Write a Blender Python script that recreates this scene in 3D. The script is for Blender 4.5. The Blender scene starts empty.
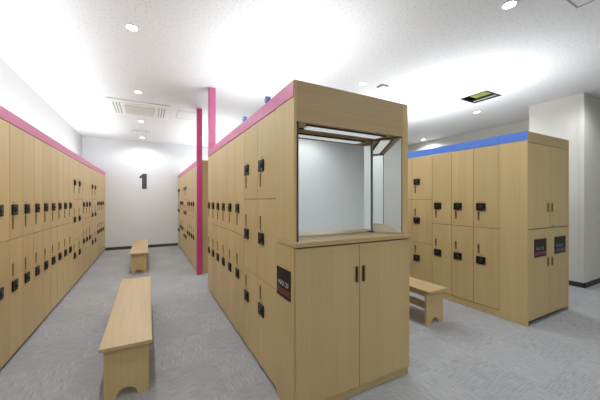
import bpy, bmesh, math, random
from mathutils import Vector, Matrix
random.seed(4)
scene = bpy.context.scene
COL = scene.collection
PI = math.pi

# ------------------------------------------------------------------ materials
def new_mat(name):
    m = bpy.data.materials.new(name); m.use_nodes = True
    nt = m.node_tree; b = nt.nodes['Principled BSDF']
    return m, nt, b
def N(nt, t, **kw):
    n = nt.nodes.new(t)
    for k, v in kw.items():
        if k.startswith('i_'): n.inputs[k[2:].replace('_', ' ')].default_value = v
        else: setattr(n, k, v)
    return n
def plain(name, col, rough=.5, metal=0, var=.04, scale=30, emis=None, es=0, spec=.5, bump=0):
    m, nt, b = new_mat(name)
    tc = N(nt, 'ShaderNodeTexCoord'); no = N(nt, 'ShaderNodeTexNoise'); no.inputs['Scale'].default_value = scale
    nt.links.new(tc.outputs['Object'], no.inputs['Vector'])
    mx = N(nt, 'ShaderNodeMix', data_type='RGBA')
    mx.inputs['A'].default_value = (*[c * (1 - var) for c in col], 1); mx.inputs['B'].default_value = (*[min(1, c * (1 + var)) for c in col], 1)
    nt.links.new(no.outputs['Fac'], mx.inputs['Factor']); nt.links.new(mx.outputs['Result'], b.inputs['Base Color'])
    b.inputs['Roughness'].default_value = rough; b.inputs['Metallic'].default_value = metal
    b.inputs['Specular IOR Level'].default_value = spec
    if emis:
        b.inputs['Emission Color'].default_value = (*emis, 1); b.inputs['Emission Strength'].default_value = es
    if bump:
        bp = N(nt, 'ShaderNodeBump'); bp.inputs['Strength'].default_value = bump; bp.inputs['Distance'].default_value = .002
        nt.links.new(no.outputs['Fac'], bp.inputs['Height']); nt.links.new(bp.outputs['Normal'], b.inputs['Normal'])
    return m
def wood(name, c1, c2, axis='Z', rough=.42, rnd=.05):
    m, nt, b = new_mat(name)
    tc = N(nt, 'ShaderNodeTexCoord'); mp = N(nt, 'ShaderNodeMapping')
    oi = N(nt, 'ShaderNodeObjectInfo'); cm = N(nt, 'ShaderNodeVectorMath', operation='ADD')
    sc = N(nt, 'ShaderNodeMath', operation='MULTIPLY'); sc.inputs[1].default_value = 17.0
    nt.links.new(oi.outputs['Random'], sc.inputs[0])
    nt.links.new(tc.outputs['Object'], cm.inputs[0]); nt.links.new(sc.outputs[0], cm.inputs[1])
    nt.links.new(cm.outputs[0], mp.inputs['Vector'])
    mp.inputs['Scale'].default_value = {'Z': (60, 60, 1.6), 'X': (1.6, 60, 60), 'Y': (60, 1.6, 60)}[axis]
    n1 = N(nt, 'ShaderNodeTexNoise'); n1.inputs['Scale'].default_value = 1.0; n1.inputs['Detail'].default_value = 4; n1.inputs['Roughness'].default_value = .6
    nt.links.new(mp.outputs[0], n1.inputs['Vector'])
    mp2 = N(nt, 'ShaderNodeMapping'); mp2.inputs['Scale'].default_value = {'Z': (9, 9, .5), 'X': (.5, 9, 9), 'Y': (9, .5, 9)}[axis]
    nt.links.new(cm.outputs[0], mp2.inputs['Vector'])
    n2 = N(nt, 'ShaderNodeTexNoise'); n2.inputs['Scale'].default_value = 1.0; n2.inputs['Detail'].default_value = 2
    nt.links.new(mp2.outputs[0], n2.inputs['Vector'])
    ad = N(nt, 'ShaderNodeMath', operation='ADD'); nt.links.new(n1.outputs['Fac'], ad.inputs[0]); nt.links.new(n2.outputs['Fac'], ad.inputs[1])
    rp = N(nt, 'ShaderNodeValToRGB'); hf = N(nt, 'ShaderNodeMath', operation='MULTIPLY'); hf.inputs[1].default_value = .5
    nt.links.new(ad.outputs[0], hf.inputs[0]); nt.links.new(hf.outputs[0], rp.inputs['Fac'])
    e = rp.color_ramp.elements; e[0].position = .32; e[1].position = .68; e[0].color = (*c1, 1); e[1].color = (*c2, 1)
    hs = N(nt, 'ShaderNodeHueSaturation'); mr = N(nt, 'ShaderNodeMapRange'); mr.inputs['To Min'].default_value = 1 - rnd; mr.inputs['To Max'].default_value = 1 + rnd
    nt.links.new(oi.outputs['Random'], mr.inputs['Value']); nt.links.new(mr.outputs[0], hs.inputs['Value']); nt.links.new(rp.outputs['Color'], hs.inputs['Color'])
    nt.links.new(hs.outputs['Color'], b.inputs['Base Color']); b.inputs['Roughness'].default_value = rough
    b.inputs['Specular IOR Level'].default_value = .35
    return m
WOOD = wood('beech_laminate', (.545, .395, .178), (.615, .455, .217))
WOODB = wood('beech_bench', (.47, .325, .155), (.56, .40, .21), 'Y')
WOODX = wood('beech_counter', (.47, .325, .155), (.55, .39, .2), 'X')
BODY = wood('carcass_wood', (.13, .08, .035), (.17, .105, .045))
PINK = plain('pink_laminate', (.57, .13, .28), .4, var=.03, scale=6)
MAG = plain('magenta_paint', (.56, .055, .20), .35, var=.03, scale=6)
BLUE = plain('blue_laminate', (.085, .205, .66), .4, var=.03, scale=6)
BLACK = plain('lock_black', (.007, .007, .008), .45, scale=80, spec=.3)
DGREY = plain('dial_grey', (.03, .03, .034), .4, scale=80, spec=.4)
SILVER = plain('silver', (.5, .5, .52), .3, .9, scale=60)
PULL = plain('brown_pull', (.24, .125, .04), .45, var=.15, scale=60)
PULLD = plain('dark_pull', (.035, .014, .005), .5, scale=60)
PRINT = plain('grey_print', (.30, .27, .22), .6)
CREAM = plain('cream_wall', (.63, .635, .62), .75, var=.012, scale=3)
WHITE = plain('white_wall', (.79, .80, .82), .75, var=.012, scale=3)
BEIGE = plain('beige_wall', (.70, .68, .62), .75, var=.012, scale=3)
WPLAS = plain('white_plastic', (.80, .80, .79), .45, scale=20)
GPLAS = plain('grille_beige', (.60, .58, .52), .5, scale=20)
SLOT = plain('slot_grey', (.30, .30, .29), .6)
BASEB = plain('baseboard_vinyl', (.05, .05, .052), .55, scale=20)
PLIN = plain('plinth_dark', (.06, .045, .03), .6)
OLIVE = plain('duct_olive', (.16, .19, .035), .7, var=.5, scale=14)
VBLK = plain('void_black', (.01, .011, .008), .7)
NUMB = plain('number_grey', (.07, .075, .085), .5)
RED = plain('sign_red', (.16, .012, .022), .4)
PURP = plain('sign_purple', (.035, .03, .13), .4)
SIGN = plain('sign_black', (.012, .010, .010), .5, spec=.25)
TXT = plain('sign_text', (.55, .55, .55), .5)
TXT2 = plain('sign_text_dim', (.22, .24, .26), .5)
EDGE = plain('glass_edge', (.34, .41, .39), .5)
CAPB = plain('blue_cap', (.12, .22, .55), .35)
TUBE = plain('tube_glow', (.9, .9, .9), .4, emis=(1, .98, .95), es=3)
LAMPG = plain('lamp_glow', (.9, .9, .9), .4, emis=(1, .98, .94), es=14)
SOFG = plain('soffit_glow', (.8, .8, .8), .4, emis=(.95, .95, 1), es=.2)
ALU = plain('alu_frame', (.35, .35, .34), .5, scale=30)
m, nt, b = new_mat('mirror'); b.inputs['Metallic'].default_value = 1; b.inputs['Roughness'].default_value = .015
tc = N(nt, 'ShaderNodeTexCoord'); no = N(nt, 'ShaderNodeTexNoise'); no.inputs['Scale'].default_value = .8
rp = N(nt, 'ShaderNodeValToRGB'); rp.color_ramp.elements[0].color = (.90, .925, .895, 1); rp.color_ramp.elements[1].color = (.92, .945, .915, 1)
nt.links.new(tc.outputs['Object'], no.inputs['Vector']); nt.links.new(no.outputs['Fac'], rp.inputs['Fac']); nt.links.new(rp.outputs['Color'], b.inputs['Base Color'])
MIRROR = m
# ceiling: mineral board with pits
m, nt, b = new_mat('ceiling_board'); b.inputs['Roughness'].default_value = .9
tc = N(nt, 'ShaderNodeTexCoord'); mp = N(nt, 'ShaderNodeMapping'); nt.links.new(tc.outputs['Object'], mp.inputs['Vector'])
n1 = N(nt, 'ShaderNodeTexNoise'); n1.inputs['Scale'].default_value = 38; n1.inputs['Detail'].default_value = 3; n1.inputs['Roughness'].default_value = .6
nt.links.new(mp.outputs[0], n1.inputs['Vector'])
rp = N(nt, 'ShaderNodeValToRGB'); e = rp.color_ramp.elements; e[0].position = .36; e[1].position = .46; e[0].color = (.66, .66, .66, 1); e[1].color = (.76, .76, .765, 1)
nt.links.new(n1.outputs['Fac'], rp.inputs['Fac']); nt.links.new(rp.outputs['Color'], b.inputs['Base Color'])
bp = N(nt, 'ShaderNodeBump'); bp.inputs['Strength'].default_value = .5; bp.inputs['Distance'].default_value = .004
nt.links.new(rp.outputs['Color'], bp.inputs['Height']); nt.links.new(bp.outputs['Normal'], b.inputs['Normal'])
CEIL = m
# carpet tiles 0.5 m, streaks turned tile by tile
m, nt, b = new_mat('carpet_tile'); b.inputs['Roughness'].default_value = .95; b.inputs['Specular IOR Level'].default_value = .15
tc = N(nt, 'ShaderNodeTexCoord')
def streak(scale):
    mp = N(nt, 'ShaderNodeMapping'); mp.inputs['Scale'].default_value = scale; nt.links.new(tc.outputs['Object'], mp.inputs['Vector'])
    n = N(nt, 'ShaderNodeTexNoise'); n.inputs['Scale'].default_value = 1; n.inputs['Detail'].default_value = 5; n.inputs['Roughness'].default_value = .65
    nt.links.new(mp.outputs[0], n.inputs['Vector']); return n
sa = streak((9, 130, 1)); sb = streak((130, 9, 1))
ck = N(nt, 'ShaderNodeTexChecker'); ck.inputs['Scale'].default_value = 2.0; nt.links.new(tc.outputs['Object'], ck.inputs['Vector'])
mx = N(nt, 'ShaderNodeMix', data_type='FLOAT'); nt.links.new(ck.outputs['Fac'], mx.inputs['Factor']); nt.links.new(sa.outputs['Fac'], mx.inputs['A']); nt.links.new(sb.outputs['Fac'], mx.inputs['B'])
rp = N(nt, 'ShaderNodeValToRGB'); e = rp.color_ramp.elements; e[0].position = .3; e[1].position = .7; e[0].color = (.28, .28, .283, 1); e[1].color = (.48, .482, .487, 1)
nt.links.new(mx.outputs['Result'], rp.inputs['Fac'])
m2 = N(nt, 'ShaderNodeMix', data_type='RGBA', blend_type='MULTIPLY'); m2.inputs['Factor'].default_value = 1
r2 = N(nt, 'ShaderNodeValToRGB'); r2.color_ramp.elements[0].color = (.95, .95, .95, 1); r2.color_ramp.elements[1].color = (1, 1, 1, 1)
nt.links.new(ck.outputs['Fac'], r2.inputs['Fac']); nt.links.new(rp.outputs['Color'], m2.inputs['A']); nt.links.new(r2.outputs['Color'], m2.inputs['B'])
nt.links.new(m2.outputs['Result'], b.inputs['Base Color'])
bp = N(nt, 'ShaderNodeBump'); bp.inputs['Strength'].default_value = .25; bp.inputs['Distance'].default_value = .003
nt.links.new(mx.outputs['Result'], bp.inputs['Height']); nt.links.new(bp.outputs['Normal'], b.inputs['Normal'])
CARPET = m

# ------------------------------------------------------------------ mesh helpers
class MB:
    def __init__(s): s.bm = bmesh.new()
    def box(s, x0, x1, y0, y1, z0, z1, bev=0, mi=0):
        t = bmesh.new(); bmesh.ops.create_cube(t, size=1)
        for v in t.verts: v.co = Vector(((x0 + x1) / 2 + v.co.x * (x1 - x0), (y0 + y1) / 2 + v.co.y * (y1 - y0), (z0 + z1) / 2 + v.co.z * (z1 - z0)))
        if bev: bmesh.ops.bevel(t, geom=t.edges[:], offset=bev, segments=2, profile=.5, affect='EDGES')
        return s.merge(t, mi)
    def merge(s, t, mi=0, mat=None):
        for f in t.faces: f.material_index = mi
        me = bpy.data.meshes.new('t'); t.to_mesh(me); t.free()
        if mat: me.transform(mat)
        n = len(s.bm.faces); s.bm.from_mesh(me); bpy.data.meshes.remove(me)
        s.bm.faces.ensure_lookup_table()
        for f in s.bm.faces[n:]: f.material_index = mi
        return s
    def cyl(s, c, r, h, axis='Z', seg=24, mi=0, r2=None):
        t = bmesh.new(); bmesh.ops.create_cone(t, cap_ends=True, segments=seg, radius1=r, radius2=r if r2 is None else r2, depth=h)
        R = {'Z': Matrix(), 'X': Matrix.Rotation(PI / 2, 4, 'Y'), 'Y': Matrix.Rotation(PI / 2, 4, 'X')}[axis]
        return s.merge(t, mi, Matrix.Translation(c) @ R)
    def prism(s, pts, y0, y1, mi=0, bev=0):          # polygon in x,z extruded along y
        t = bmesh.new(); a = [t.verts.new((p[0], y0, p[1])) for p in pts]; f = t.faces.new(a)
        r = bmesh.ops.extrude_face_region(t, geom=[f]); bmesh.ops.translate(t, vec=(0, y1 - y0, 0), verts=[v for v in r['geom'] if isinstance(v, bmesh.types.BMVert)])
        bmesh.ops.recalc_face_normals(t, faces=t.faces[:])
        return s.merge(t, mi)
    def ring(s, c, ro, ri, z0, z1, seg=32, mi=0):
        t = bmesh.new(); L = []
        for i in range(seg):
            a = 2 * PI * i / seg; L.append([t.verts.new((c[0] + r * math.cos(a), c[1] + r * math.sin(a), z)) for r, z in ((ro, z1), (ro, z0), (ri, z0), (ri, z1))])
        for i in range(seg):
            p, q = L[i], L[(i + 1) % seg]
            for k in range(4): t.faces.new((p[k], p[(k + 1) % 4], q[(k + 1) % 4], q[k]))
        bmesh.ops.recalc_face_normals(t, faces=t.faces[:])
        return s.merge(t, mi)
    def mesh(s, name, *mats):
        me = bpy.data.meshes.new(name); s.bm.to_mesh(me); s.bm.free()
        for m in mats: me.materials.append(m)
        return me
def inst(name, me, parent=None, loc=(0, 0, 0), rz=0):
    o = bpy.data.objects.new(name, me); COL.objects.link(o); o.location = loc; o.rotation_euler = (0, 0, rz)
    if parent: o.parent = parent
    return o
def tag(o, label=None, cat=None, group=None, kind=None):
    for k, v in (('label', label), ('category', cat), ('group', group), ('kind', kind)):
        if v: o[k] = v
    return o
def thing(name, loc, rz, label, cat, group=None):
    return tag(inst(name, None, None, loc, rz), label, cat, group)
def struct(name, me): return tag(inst(name, me), kind='structure')
def plainbox(name, d, mat, bev=0, **k): return MB().box(*d, bev=bev).mesh(name, mat)

# ------------------------------------------------------------------ room
HC = 3.0
XL, XR, YF, YB = -1.507, 6.93, -2.2, 9.15
struct('floor', plainbox('floor', (XL - .1, XR + .1, YF - .1, YB + .1, -.1, 0), CARPET))
VX0, VX1, VY0, VY1 = 4.485, 4.91, 2.44, 2.87      # opening of the ceiling register
c = MB()
c.box(XL - .1, VX0, YF - .1, YB + .1, HC, HC + .1); c.box(VX1, XR + .1, YF - .1, YB + .1, HC, HC + .1)
c.box(VX0, VX1, YF - .1, VY0, HC, HC + .1); c.box(VX0, VX1, VY1, YB + .1, HC, HC + .1)
struct('ceiling', c.mesh('ceiling', CEIL))
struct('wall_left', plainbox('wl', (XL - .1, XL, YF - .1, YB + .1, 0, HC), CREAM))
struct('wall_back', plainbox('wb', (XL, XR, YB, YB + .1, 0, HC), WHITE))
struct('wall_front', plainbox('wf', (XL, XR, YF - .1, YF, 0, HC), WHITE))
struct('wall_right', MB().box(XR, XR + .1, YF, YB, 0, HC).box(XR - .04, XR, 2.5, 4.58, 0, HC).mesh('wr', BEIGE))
struct('wall_pillar', MB().box(5.897, XR, 1.785, 2.5, 0, HC, bev=.004).mesh('wp', BEIGE))
struct('baseboard_back', plainbox('bb', (-1.0, .78, YB - .012, YB, 0, .075), BASEB, .002))
struct('baseboard_right', MB().box(5.885, 5.897, 1.773, 2.5, 0, .075).box(5.885, XR, 1.773, 1.785, 0, .075).mesh('bp', BASEB))
struct('trim_1', plainbox('cg', (5.892, 5.8975, 1.84, 1.855, .075, HC), BEIGE))
# numeral 1 painted board on the back wall
pts = [(-.160, 1.665), (-.160, 1.985), (-.222, 1.950), (-.222, 2.000), (-.130, 2.095), (-.022, 2.095), (-.022, 1.665)]
pts = [(-.150, 1.665), (-.150, 1.975), (-.215, 1.955), (-.215, 2.000), (-.125, 2.09), (-.03, 2.09), (-.03, 1.665)]
tag(inst('wall_numeral', MB().prism(pts, YB - .012, YB, 0).mesh('one', NUMB)), 'large dark grey numeral 1 mounted on the white far wall', 'wall sign')

# ------------------------------------------------------------------ locker pieces (local frame: x right, -y front, z up)
T = .018
G = .0024
cache = {}
def door_mesh(w, h):
    k = (round(w, 3), round(h, 3))
    if k not in cache: cache[k] = MB().box(G, w - G, 0, T, G, h - G, bev=.0012).mesh('door', WOOD)
    return cache[k]
lk = MB().box(0, .108, -.013, 0, 0, .092, bev=.005, mi=0)
lk.cyl((.058, -.0145, .046), .027, .005, 'Y', 28, 1).cyl((.058, -.018, .046), .017, .006, 'Y', 20, 0).box(.0555, .0605, -.0218, -.0205, .046, .061, mi=2)
lk.box(.014, .094, -.0142, -.0125, .080, .084, mi=1).cyl((.094, -.0135, .014), .005, .003, 'Y', 14, 2)
LOCK = lk.mesh('lock', BLACK, DGREY, SILVER)
hp = MB().box(0, .024, -.004, 0, 0, .108, bev=.0015, mi=0).box(.005, .015, -.0048, -.0035, .05, .102, mi=1)
PULLM = hp.mesh('handle', PULL, PULLD)
nb = MB()
for i, (a, w) in enumerate(((0, .011), (.015, .012), (.031, .012), (.047, .011))): nb.box(a, a + w, -.0006, 0, 0, .012)
NUMM = nb.mesh('number_label', PRINT)
def add_door(root, x, z0, z1, w, lockz, handz, numz, name='door'):
    d = inst(name, door_mesh(w, z1 - z0), root, (x, 0, z0))
    inst('lock', LOCK, d, (.036, 0, lockz - z0))
    inst('handle', PULLM, d, (.050, 0, handz - z0))
    inst('number_label', NUMM, d, (.060 if False else .050, 0, numz - z0))
    return d
def body_mesh(w, depth, kind, zb):
    k = ('b', round(w, 3), depth, kind, zb)
    if k not in cache:
        b = MB().box(.0008, w - .0008, T + .001, depth, zb, 1.988, mi=0)
        if zb > .06: b.box(.0008, w - .0008, .004, depth - .02, 0, zb - .004, mi=2)
        else: b.box(.0008, w - .0008, .04, depth - .02, 0, zb, mi=1)
        cache[k] = b.mesh('body', BODY, PLIN, WOOD)
    return cache[k]
def column(kind, w, depth, loc, rz, label, group, zb):
    r = thing('locker', loc, rz, label, 'locker', group)
    inst('body', body_mesh(w, depth, kind, zb), r)
    if kind == 2:
        add_door(r, 0, 1.018, 1.988, w, 1.222, 1.102, 1.324)
        add_door(r, 0, zb, 1.018, w, .575, .705, .677)
    else:
        add_door(r, 0, 1.358, 1.988, w, 1.575, 1.455, 1.677)
        add_door(r, 0, .722, 1.358, w, 1.000, 1.115, 1.098)
        add_door(r, 0, zb, .722, w, .438, .560, .540)
    return r
ORD = ['first', 'second', 'third', 'fourth', 'fifth', 'sixth', 'seventh', 'eighth', 'ninth', 'tenth']
KN = {2: 'two-door', 3: 'three-door'}
def zone_labels(kinds, names):
    """group runs of equal kind; names gives the phrase of each run"""
    out = []; run = -1; prev = None; cnt = 0
    for k in kinds:
        if k != prev: run += 1; cnt = 0; prev = k
        out.append((run, cnt)); cnt += 1
    return out
# left bank, faces +X
kinds = [2] * 12 + [3, 3] + [2] * 3 + [3, 3] + [2] * 4
PIT = {2: .283, 3: .36}
y = 5.47 - 12 * .283
zl = zone_labels(kinds, None)
ZN = {0: 'long near stretch of the left locker wall', 1: 'first three-door pair of the left wall', 2: 'middle trio of the left locker wall',
      3: 'far three-door pair of the left locker wall', 4: 'last four of the left wall'}
for (k, (run, cnt)) in zip(kinds, zl):
    if run == 0:
        vis = cnt - 3
        if vis < 0: lab = 'beige %s locker of the left wall, before the picture edge, %s' % (KN[k], ['farthest back', 'middle one', 'next to the edge'][cnt])
        else: lab = 'beige two-door locker, %s from the picture edge in the left locker wall' % ORD[vis]
    else:
        pos = {1: ['nearer one', 'farther one'], 3: ['nearer one', 'farther one'], 2: ['nearest', 'middle', 'farthest'], 4: ['nearest', 'second', 'third', 'farthest']}[run][cnt]
        lab = 'beige %s locker, %s in the %s' % (KN[k], pos, ZN[run])
    w = PIT[k]
    if run == 2: w = .293
    if run == 4: w = .29
    column(k, w, .495, (-1.01, y, 0), PI / 2, lab, 'lockers along the left wall', .035)
    y += w
YLE = y
tag(inst('filler_panel', plainbox('fill', (-1.028, -1.010, YLE + .002, YB - .001, .0, 1.988), WOOD)), 'narrow beige filler panel closing the left lockers against the far wall', 'panel')
tag(inst('fascia_board', plainbox('fas', (-1.028, -1.008, 5.47 - 12 * .283, YB - .001, 1.9905, 2.085), PINK, .002)), 'long pink fascia strip along the top of the left locker wall', 'fascia', 'coloured fascia strips on the lockers')
# block one, faces -X
y = 1.834
ks = [3, 3] + [2] * 6
for i, k in enumerate(ks):
    w = .375 if k == 3 else .3
    nm = ['nearest to the mirror cabinet', 'second from the mirror cabinet'][i] if k == 3 else ['nearest', 'second', 'third', 'fourth', 'fifth', 'last by the tall pink post'][i - 2]
    lab = 'beige three-door locker, %s in the central block' % nm if k == 3 else 'beige two-door locker, %s of the six in the central block' % nm
    column(k, w, .985, (.791, y + w, 0), -PI / 2, lab, 'lockers of the central block', .03)
    y += w
Y1 = y
tag(inst('fascia_board', plainbox('fas', (.789, .809, 1.838, Y1, 1.9905, 2.085), PINK, .002)), 'pink fascia strip above the central locker block doors', 'fascia', 'coloured fascia strips on the lockers')
# block two behind, faces -X, ends at the back wall
y = 5.68
ks = [2] * 4 + [3, 3] + [2] * 3 + [3, 3]
tag(inst('filler_panel', plainbox('fill', (.793, .811, 5.471, 5.678, 0, 1.988), WOOD)), 'narrow blank beige panel just behind the pink floor post', 'panel')
kc = {}
nm2 = ['first door stack behind the pink floor post', 'second behind the pink floor post', 'third behind the pink floor post', 'fourth behind the pink floor post',
       'nearer of its middle three-door pair', 'farther of its middle three-door pair', 'nearest of its far two-door trio', 'middle of its far two-door trio', 'farthest of its far two-door trio', 'last but one from the far wall', 'last one by the far wall']
tag(inst('end_panel', plainbox('ep', (.792, 1.776, 5.45, 5.469, 0, 2.085), WOOD, .001)), 'beige end panel of the rear locker block beside the pink floor post', 'panel')
for i, k in enumerate(ks):
    w = (.365 if i < 6 else .32) if k == 3 else .298
    column(k, w, .985, (.791, y + w, 0), -PI / 2, '%s locker of the rear block, %s' % (KN[k], nm2[i]), 'lockers of the rear block', .03)
    y += w
tag(inst('filler_panel', plainbox('fill', (.793, .811, y + .002, YB - .001, .0, 1.988), WOOD)), 'beige filler panel closing the rear locker block against the far wall', 'panel')
tag(inst('fascia_board', plainbox('fas', (.789, .809, 5.471, YB - .001, 1.9905, 2.085), PINK, .002)), 'pink fascia strip on the rear locker block', 'fascia', 'coloured fascia strips on the lockers')
# right bank, faces -X
y = 1.798
ks = [2] * 3 + [3, 3] + [2] * 2
nm3 = ['nearest, beside the blank side panel', 'second from the blank side panel', 'third from the blank side panel', 'right of the two beside the mirror cabinet', 'partly hidden behind the mirror cabinet', 'hidden, first past the pair', 'hidden, last of the bank']
for i, k in enumerate(ks):
    w = .35 if k == 3 else .29
    column(k, w, .99, (3.555, y + w, 0), -PI / 2, 'beige %s locker under the blue strip, %s' % (KN[k], nm3[i]), 'lockers under the blue strip', .085)
    y += w
YR = y
tag(inst('fascia_board', plainbox('fas', (3.551, 3.571, 1.80, YR, 1.9905, 2.085), BLUE, .002)), 'long blue fascia strip along the top of the right lockers', 'fascia', 'coloured fascia strips on the lockers')

# ------------------------------------------------------------------ signs
def text_mesh(s, size, mat, ext=.0006):
    cu = bpy.data.curves.new('txt', 'FONT'); cu.body = s; cu.size = size; cu.extrude = ext; cu.resolution_u = 3
    o = bpy.data.objects.new('txt', cu); COL.objects.link(o)
    dg = bpy.context.evaluated_depsgraph_get(); me = bpy.data.meshes.new_from_object(o.evaluated_get(dg))
    bpy.data.objects.remove(o); me.transform(Matrix.Rotation(PI / 2, 4, 'X')); me.materials.clear(); me.materials.append(mat)
    return me
def plate(loc, rz, w, h, stripe, txtmat, label, group, ts=.048):
    r = thing('sign_plate', loc, rz, label, 'sign', group)
    inst('board', MB().box(0, w, -.005, 0, 0, h, bev=.001).mesh('board', SIGN), r)
    inst('colour_stripe', MB().box(.004, w - .004, -.006, -.0045, .020, .058).mesh('stripe', stripe), r)
    t = inst('lettering', text_mesh('MAX 20', ts, txtmat), r, (.026, -.0055, .076))
    return r

# ------------------------------------------------------------------ vanity (mirror cabinet) at the front of block one
VX, VW, VY, VD = .791, .996, 1.556, .278
v = thing('vanity_cabinet', (VX, VY, 0), 0, 'tall beige vanity cabinet with lit mirror niche at the end of the central locker block', 'cabinet')
fr = -.004
b = MB()                                            # lower carcass: side panels, top, back, plinth
b.box(0, .018, fr + .002, VD, 0, 1.056, mi=0); b.box(VW - .018, VW, fr + .002, VD, 0, 1.056, mi=0)
b.box(.018, VW - .018, .0, VD, .06, 1.056, mi=1); b.box(.018, VW - .018, fr + .006, VD - .02, 0, .058, mi=0)
inst('base_body', b.mesh('base', WOOD, BODY), v)
for i in range(2):
    w = (VW - .006) / 2
    d = inst('door', door_mesh(w, .988), v, (.003 + i * w, fr - .016, .062))
    hx = w - .036 if i == 0 else .024
    inst('handle', MB().box(0, .014, -.012, 0, 0, .108, bev=.002, mi=1).box(.010, .015, -.014, -.001, 0, .108, bev=.001, mi=0).mesh('handle', PULL, PULLD), d, (hx, 0, .725))
inst('counter', MB().box(-.004, VW + .006, -.028, .232, 1.0575, 1.088, bev=.003).mesh('counter', WOODX), v)
# upper frame
inst('side_panel', MB().box(0, .018, 0, .228, 1.089, 2.092, bev=.001).mesh('sp', WOOD), v)
inst('side_panel', MB().box(VW - .056, VW, 0, .228, 1.089, 2.092, bev=.001).mesh('sp', WOOD), v)
inst('header_panel', MB().box(.0185, VW - .0565, 0, .020, 1.838, 2.092, bev=.001).mesh('hp', WOODX), v)
inst('back_panel', MB().box(0, VW, .229, VD, 1.0578, 2.085).mesh('bp', WOOD), v)
tag(inst('fascia', MB().box(-.004, -.0005, .002, VD, 1.9905, 2.085).mesh('f', PINK), v), 'pink fascia facing on the cabinet side')
sf = inst('soffit', MB().box(.0185, VW - .0565, .021, .228, 1.842, 1.862).mesh('sf', WOODX), v)
la = inst('niche_lamp', MB().box(.15, .79, .068, .142, 1.832, 1.842, mi=0).box(.115, .815, .048, .058, 1.833, 1.842, mi=1).box(.115, .815, .152, .160, 1.833, 1.842, mi=1).mesh('la', SOFG, PULLD), v)
tag(la, 'white flat lamp panel')
# mirrors
mz0, mz1 = 1.091, 1.830
inst('mirror', MB().box(.142, .830, .221, .226, mz0, mz1).mesh('mc', MIRROR), v)
for sx in (0, 1):
    # wing pane turned about its outer front edge
    L = .225; a = math.radians(27)
    mm = MB().box(0, L, 0, .005, mz0, mz1, mi=0)
    me = mm.mesh('wing', MIRROR)
    if sx:
        # runs from the right post back and left
        o = inst('mirror', me, v, (VW - .060, .010, 0), PI / 2 + a); 
        me.transform(Matrix.Translation((0, 0, 0)))
        e = inst('mirror_edge', MB().box(L, L + .007, -.002, .007, mz0, mz1).mesh('me', EDGE), o)
    else:
        o = inst('mirror', me, v, (.037, .010, 0), PI / 2 - a)
        e = inst('mirror_edge', MB().box(L, L + .005, -.001, .006, mz0, mz1).mesh('me', EDGE), o)
inst('mirror_frame', MB().box(.0185, .033, .003, .012, 1.089, 1.838, mi=0).mesh('mf', PLIN), v)
for cx in (.795, .838):
    inst('mirror_clip', MB().box(cx, cx + .022,   .198, .210, 1.0885, 1.096, bev=.002).mesh('mcl', BLACK), v)
plate((.7685 + .0222, 1.8085, .708), -PI / 2, .208, .190, RED, TXT, 'small black sign with a red stripe on the side of the vanity cabinet', 'black signs', .046)

# ------------------------------------------------------------------ storage cabinet at the end of the right bank
s = thing('storage_cabinet', (3.555, 1.52, 0), 0, 'tall beige four-door storage cabinet at the end of the blue-topped lockers', 'cabinet')
SW, SD = 1.01, .277
b = MB().box(0, .020, -.001, SD, 0, 2.084, mi=0, bev=.001).box(SW - .018, SW, 0, SD, 0, 2.084, mi=0).box(.0205, SW - .0185, .019, SD, .05, 2.06, mi=1).box(.0205, SW - .0185, .040, SD - .03, 0, .05, mi=2)
inst('body', b.mesh('sb', WOOD, BODY, PLIN), s)
inst('top_rail', MB().box(.0205, SW - .0185, 0, .018, 1.968, 2.084, bev=.001).mesh('tr', WOODX), s)
w = (SW - .042) / 2
for i in range(2):
    for z0, z1, hz in ((.05, 1.03, .598), (1.036, 1.966, 1.215)):
        d = inst('door', door_mesh(w, z1 - z0), s, (.022 + i * w, 0, z0))
        inst('handle', MB().box(0, .018, -.010, 0, 0, .10, bev=.002, mi=0).box(.004, .014, -.011, -.009, .01, .09, mi=1).mesh('handle', PULL, PULLD), d, (w - .06 if i == 0 else .042, 0, hz - z0))
tag(inst('fascia', MB().box(-.004, -.0012, 0, SD, 1.9905, 2.085).mesh('f', BLUE), s), 'blue fascia facing on the cabinet side')
inst('latch', MB().box(.55, .60, -.004, 0, 1.048, 1.056).mesh('la', PULLD), s)
plate((3.698, 1.5185, .722), 0, .27, .198, RED, TXT2, 'black sign with a red stripe, left of the two on the storage cabinet doors', 'black signs', .052)
plate((4.178, 1.5185, .722), 0, .28, .198, PURP, TXT2, 'black sign with a purple stripe, right of the two on the storage cabinet doors', 'black signs', .052)

# ------------------------------------------------------------------ pink posts
tag(inst('pink_post', MB().box(.776, .866, 5.37, 5.448, 0, HC - .001, bev=.003).mesh('p', MAG)), 'magenta post from floor to ceiling in front of the rear locker block', 'post', 'pink posts')
tag(inst('pink_post', MB().box(.789, .879, 4.27, 4.375, 2.086, HC - .001, bev=.003).mesh('p', PINK)), 'pink post rising from the far end of the central locker block', 'post', 'pink posts')

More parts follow.
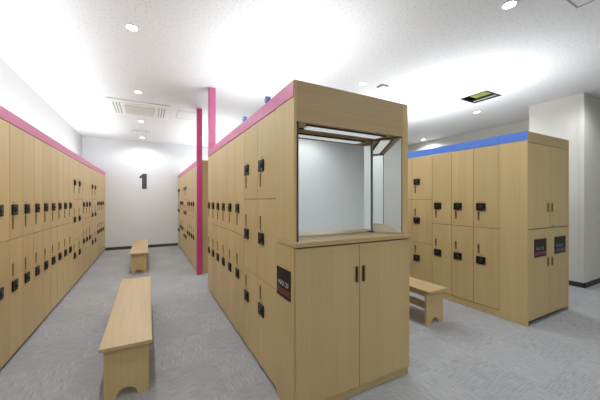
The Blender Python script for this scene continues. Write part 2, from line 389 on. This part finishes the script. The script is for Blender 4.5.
# ------------------------------------------------------------------ benches
def bench(x0, x1, y0, y1, label):
    w, L = x1 - x0, y1 - y0
    r = thing('bench', ((x0 + x1) / 2, (y0 + y1) / 2, 0), 0, label, 'bench', 'low wooden benches')
    inst('seat', MB().box(-w / 2, w / 2, -L / 2, L / 2, .352, .378, bev=.004).mesh('seat', WOODB), r)
    hw = w / 2 - .022
    arch = [(-hw, 0), (-hw, .3515), (hw, .3515), (hw, 0), (.062, 0), (.062, .012)]
    for i in range(1, 10):
        a = PI * i / 10; arch.append((.062 * math.cos(a) * 1.0, .012 + .055 * math.sin(a)))
    arch += [(-.062, .012), (-.062, 0)]
    for yy in (-L / 2 + .045, L / 2 - .045 - .026):
        inst('leg', MB().prism(arch[::-1], yy, yy + .026).mesh('leg', WOOD), r)
    inst('stretcher', MB().box(-.012, .012, -L / 2 + .0715, L / 2 - .0715, .12, .20, bev=.002).mesh('st', WOODB), r)
    inst('apron', MB().box(-hw + .02, -hw + .038, -L / 2 + .0715, L / 2 - .0715, .30, .3515).mesh('ap', WOODB), r)
    inst('apron', MB().box(hw - .038, hw - .02, -L / 2 + .0715, L / 2 - .0715, .30, .3515).mesh('ap', WOODB), r)
    return r
bench(-.283, .028, 2.235, 4.10, 'low beige wooden bench, the nearest, in the left corridor')
bench(-.295, .0, 5.98, 7.98, 'low beige wooden bench farther down the left corridor before the white wall')
bench(2.612, 2.93, 2.0, 3.87, 'low beige wooden bench half hidden behind the vanity cabinet, before the right lockers')

# ------------------------------------------------------------------ ceiling fittings
DL = [(-.135, 3.15), (-.135, 4.99), (-.135, 6.81), (-.135, 8.58), (2.69, 1.28), (2.68, 3.13), (5.44, 3.13), (6.62, 5.24)]
DN = ['nearest above the left corridor', 'second above the left corridor, before the air conditioner', 'third above the left corridor, past the air conditioner', 'last above the left corridor by the far wall',
      'at the top right of the picture', 'just above the vanity cabinet top', 'beside the dark ceiling opening', 'farthest right, just above the blue strip']
ring_m = MB().ring((0, 0), .060, .046, -.006, 0, 32).mesh('trim', WPLAS)
lens_m = MB().cyl((0, 0, -.002), .045, .003, 'Z', 32).mesh('lens', LAMPG)
def lamp(name, typ, loc, power, rot=(0, 0, 0), **k):
    l = bpy.data.lights.new(name, typ); l.energy = power; l.color = k.pop('color', (.92, .96, 1))
    for a, b_ in k.items(): setattr(l, a, b_)
    o = bpy.data.objects.new(name, l); COL.objects.link(o); o.location = loc; o.rotation_euler = rot; return o
for (x, y), n in zip(DL, DN):
    r = thing('downlight', (x, y, HC), 0, 'small round white recessed downlight, ' + n, 'ceiling light', 'round ceiling downlights')
    inst('trim_ring', ring_m, r); inst('lens', lens_m, r)
P_DOWN = 26
for (x, y) in DL + [(-.135, 1.3), (-.135, -.6), (2.69, -.6), (5.44, 1.28), (3.2, -1.5), (2.69, 5.0), (2.69, 6.9), (5.44, 5.2), (5.44, 7.2)]:  # unseen spots appended: grid continued, front-room ones added to brighten faces and mirror
    lamp('downlight_and_fill', 'SPOT', (x, y, HC - .02), P_DOWN, spot_size=math.radians(165), spot_blend=.6, shadow_soft_size=.06)
# air conditioner cassette
a = thing('air_conditioner', (-.125, 5.93, HC), 0, 'square white ceiling air conditioner cassette above the left corridor', 'air conditioner')
pn = MB().box(-.47, .47, -.47, .47, -.022, -.0005, bev=.006, mi=0)
inst('panel', pn.mesh('pn', WPLAS), a)
inst('intake_grille', MB().box(-.235, .235, -.26, .26, -.030, -.0225, bev=.003).mesh('gr', GPLAS), a)
for sgn in (-1, 1):
    for j in range(3):
        xx = sgn * (.30 + .045 * j)
        inst('louvre', MB().box(xx - .006, xx + .006, -.33, .33, -.027, -.0225).mesh('lv', SLOT), a)
for sgn in (-1, 1):
    yy = sgn * .36
    inst('louvre', MB().box(-.24, .24, yy - .012, yy + .012, -.025, -.0225).mesh('lv', GPLAS), a)
# round diffuser
a = thing('ceiling_diffuser', (-.15, 7.80, HC), 0, 'round white ceiling air diffuser with concentric rings before the far wall', 'diffuser')
inst('ring', MB().ring((0, 0), .24, .19, -.012, 0, 40).mesh('r', WPLAS), a)
inst('ring', MB().ring((0, 0), .165, .125, -.026, -.008, 40).mesh('r', WPLAS), a)
inst('core', MB().cyl((0, 0, -.018), .10, .02, 'Z', 32, r2=.08).mesh('r', WPLAS), a)
inst('backing', MB().cyl((0, 0, -.003), .19, .004, 'Z', 40).mesh('r', SLOT), a)
def hatch(x0, x1, y0, y1, label, lip, fm):
    a = thing('ceiling_hatch', ((x0 + x1) / 2, (y0 + y1) / 2, HC), 0, label, 'ceiling hatch', 'ceiling hatches')
    w, h = (x1 - x0) / 2, (y1 - y0) / 2
    f = MB().box(-w, w, -h, -h + lip, -.004, 0).box(-w, w, h - lip, h, -.004, 0).box(-w, -w + lip, -h + lip, h - lip, -.004, 0).box(w - lip, w, -h + lip, h - lip, -.004, 0)
    inst('frame', f.mesh('f', fm), a)
    inst('panel', MB().box(-w + lip + .006, w - lip - .006, -h + lip + .006, h - lip - .006, -.003, 0).mesh('p', CEIL), a)
hatch(2.80, 3.25, .58, 1.03, 'square framed access hatch in the ceiling at the top right corner', .012, ALU)
hatch(.485, .935, 5.66, 6.20, 'square white access hatch in the ceiling beside the air conditioner', .018, GPLAS)
a = thing('ceiling_sensor', (3.0, 3.065, HC), 0, 'small square white sensor with shaded grey sides on the ceiling above the vanity cabinet', 'sensor')
inst('housing', MB().box(-.06, .06, -.06, .06, -.020, 0, bev=.003).mesh('h', SLOT), a)  # white box; shade on its sides is painted in with the grey
inst('cover', MB().box(-.052, .052, -.052, .052, -.024, -.0195, bev=.002).mesh('h', WPLAS), a)
# open register with duct
a = thing('ceiling_vent', ((VX0 + VX1) / 2, (VY0 + VY1) / 2, HC), 0, 'dark open square ceiling vent with greenish lining above the right lockers', 'ceiling vent')
w, h = (VX1 - VX0) / 2 - .001, (VY1 - VY0) / 2 - .001
f = MB().box(-w, w, -h, -h + .03, -.004, .015).box(-w, w, h - .03, h, -.004, .015).box(-w, -w + .03, -h + .03, h - .03, -.004, .015).box(w - .03, w, -h + .03, h - .03, -.004, .015)
inst('frame', f.mesh('f', VBLK), a)
bx = MB().box(-w, w, -h, h, .30, .31, mi=0).box(-w, -w + .006, -h, h, .016, .30).box(w - .006, w, -h, h, .016, .30).box(-w, w, -h, -h + .006, .016, .30).box(-w, w, h - .006, h, .016, .30)
inst('housing', bx.mesh('hs', VBLK), a)
inst('duct_lining', MB().box(-.085, .105, -h + .02, .13, .030, .10, bev=.02).mesh('dl', OLIVE), a)
inst('slat', MB().box(.120, .150, -h + .03, h - .03, .0, .012).mesh('sl', SLOT), a)
# batten lamps on top of the central block, blue end caps peeping over the pink strip
for yy, n in ((2.12, 'nearer'), (2.73, 'farther')):
    a = thing('batten_lamp', (.83, yy, 1.9885), 0, 'lamp batten with a blue end cap peeping over the pink strip, %s of the two' % n, 'lamp', 'batten lamps on the central block')
    inst('housing', MB().box(.04, .83, -.03, .03, 0, .09, bev=.006).mesh('h', WPLAS), a)
    inst('tube', MB().cyl((.435, 0, .158), .015, .80, 'X').mesh('t', TUBE), a)
    inst('end_cap', MB().cyl((.012, 0, .160), .027, .034, 'X').box(0, .028, -.014, .014, .0, .150).mesh('e', CAPB), a)
    inst('end_cap', MB().cyl((.858, 0, .160), .027, .034, 'X').box(.842, .868, -.014, .014, .0, .150).mesh('e', CAPB), a)

# ------------------------------------------------------------------ uplights on the locker tops
UP = (.91, .96, 1)
def up(x0, x1, y0, y1, p, z=2.0):
    lamp('uplight', 'AREA', ((x0 + x1) / 2, (y0 + y1) / 2, z), p, (PI, 0, 0), shape='RECTANGLE', size=x1 - x0, size_y=y1 - y0, color=UP, spread=math.radians(165))
up(-1.20, -1.05, 2.1, 8.5, 27)
up(.95, 1.65, 2.0, 4.25, 16)
up(.95, 1.65, 5.6, 9.0, 18)
up(3.70, 4.40, 1.9, 4.3, 28)

# ------------------------------------------------------------------ world, camera, view
w = bpy.data.worlds.new('w'); scene.world = w; w.use_nodes = True
w.node_tree.nodes['Background'].inputs['Color'].default_value = (.8, .85, .9, 1); w.node_tree.nodes['Background'].inputs['Strength'].default_value = .3
cam = bpy.data.cameras.new('cam'); co = bpy.data.objects.new('camera', cam); COL.objects.link(co)
cam.sensor_width = 36; cam.lens = 284 / 600 * 36; cam.clip_start = .05
co.location = (0, 0, 1.35); co.rotation_euler = (PI / 2, 0, -math.atan(152 / 284))
scene.camera = co
vs = scene.view_settings; vs.view_transform = 'Standard'; vs.look = 'None'; vs.gamma = 1; vs.use_curve_mapping = False; vs.exposure = 1.0
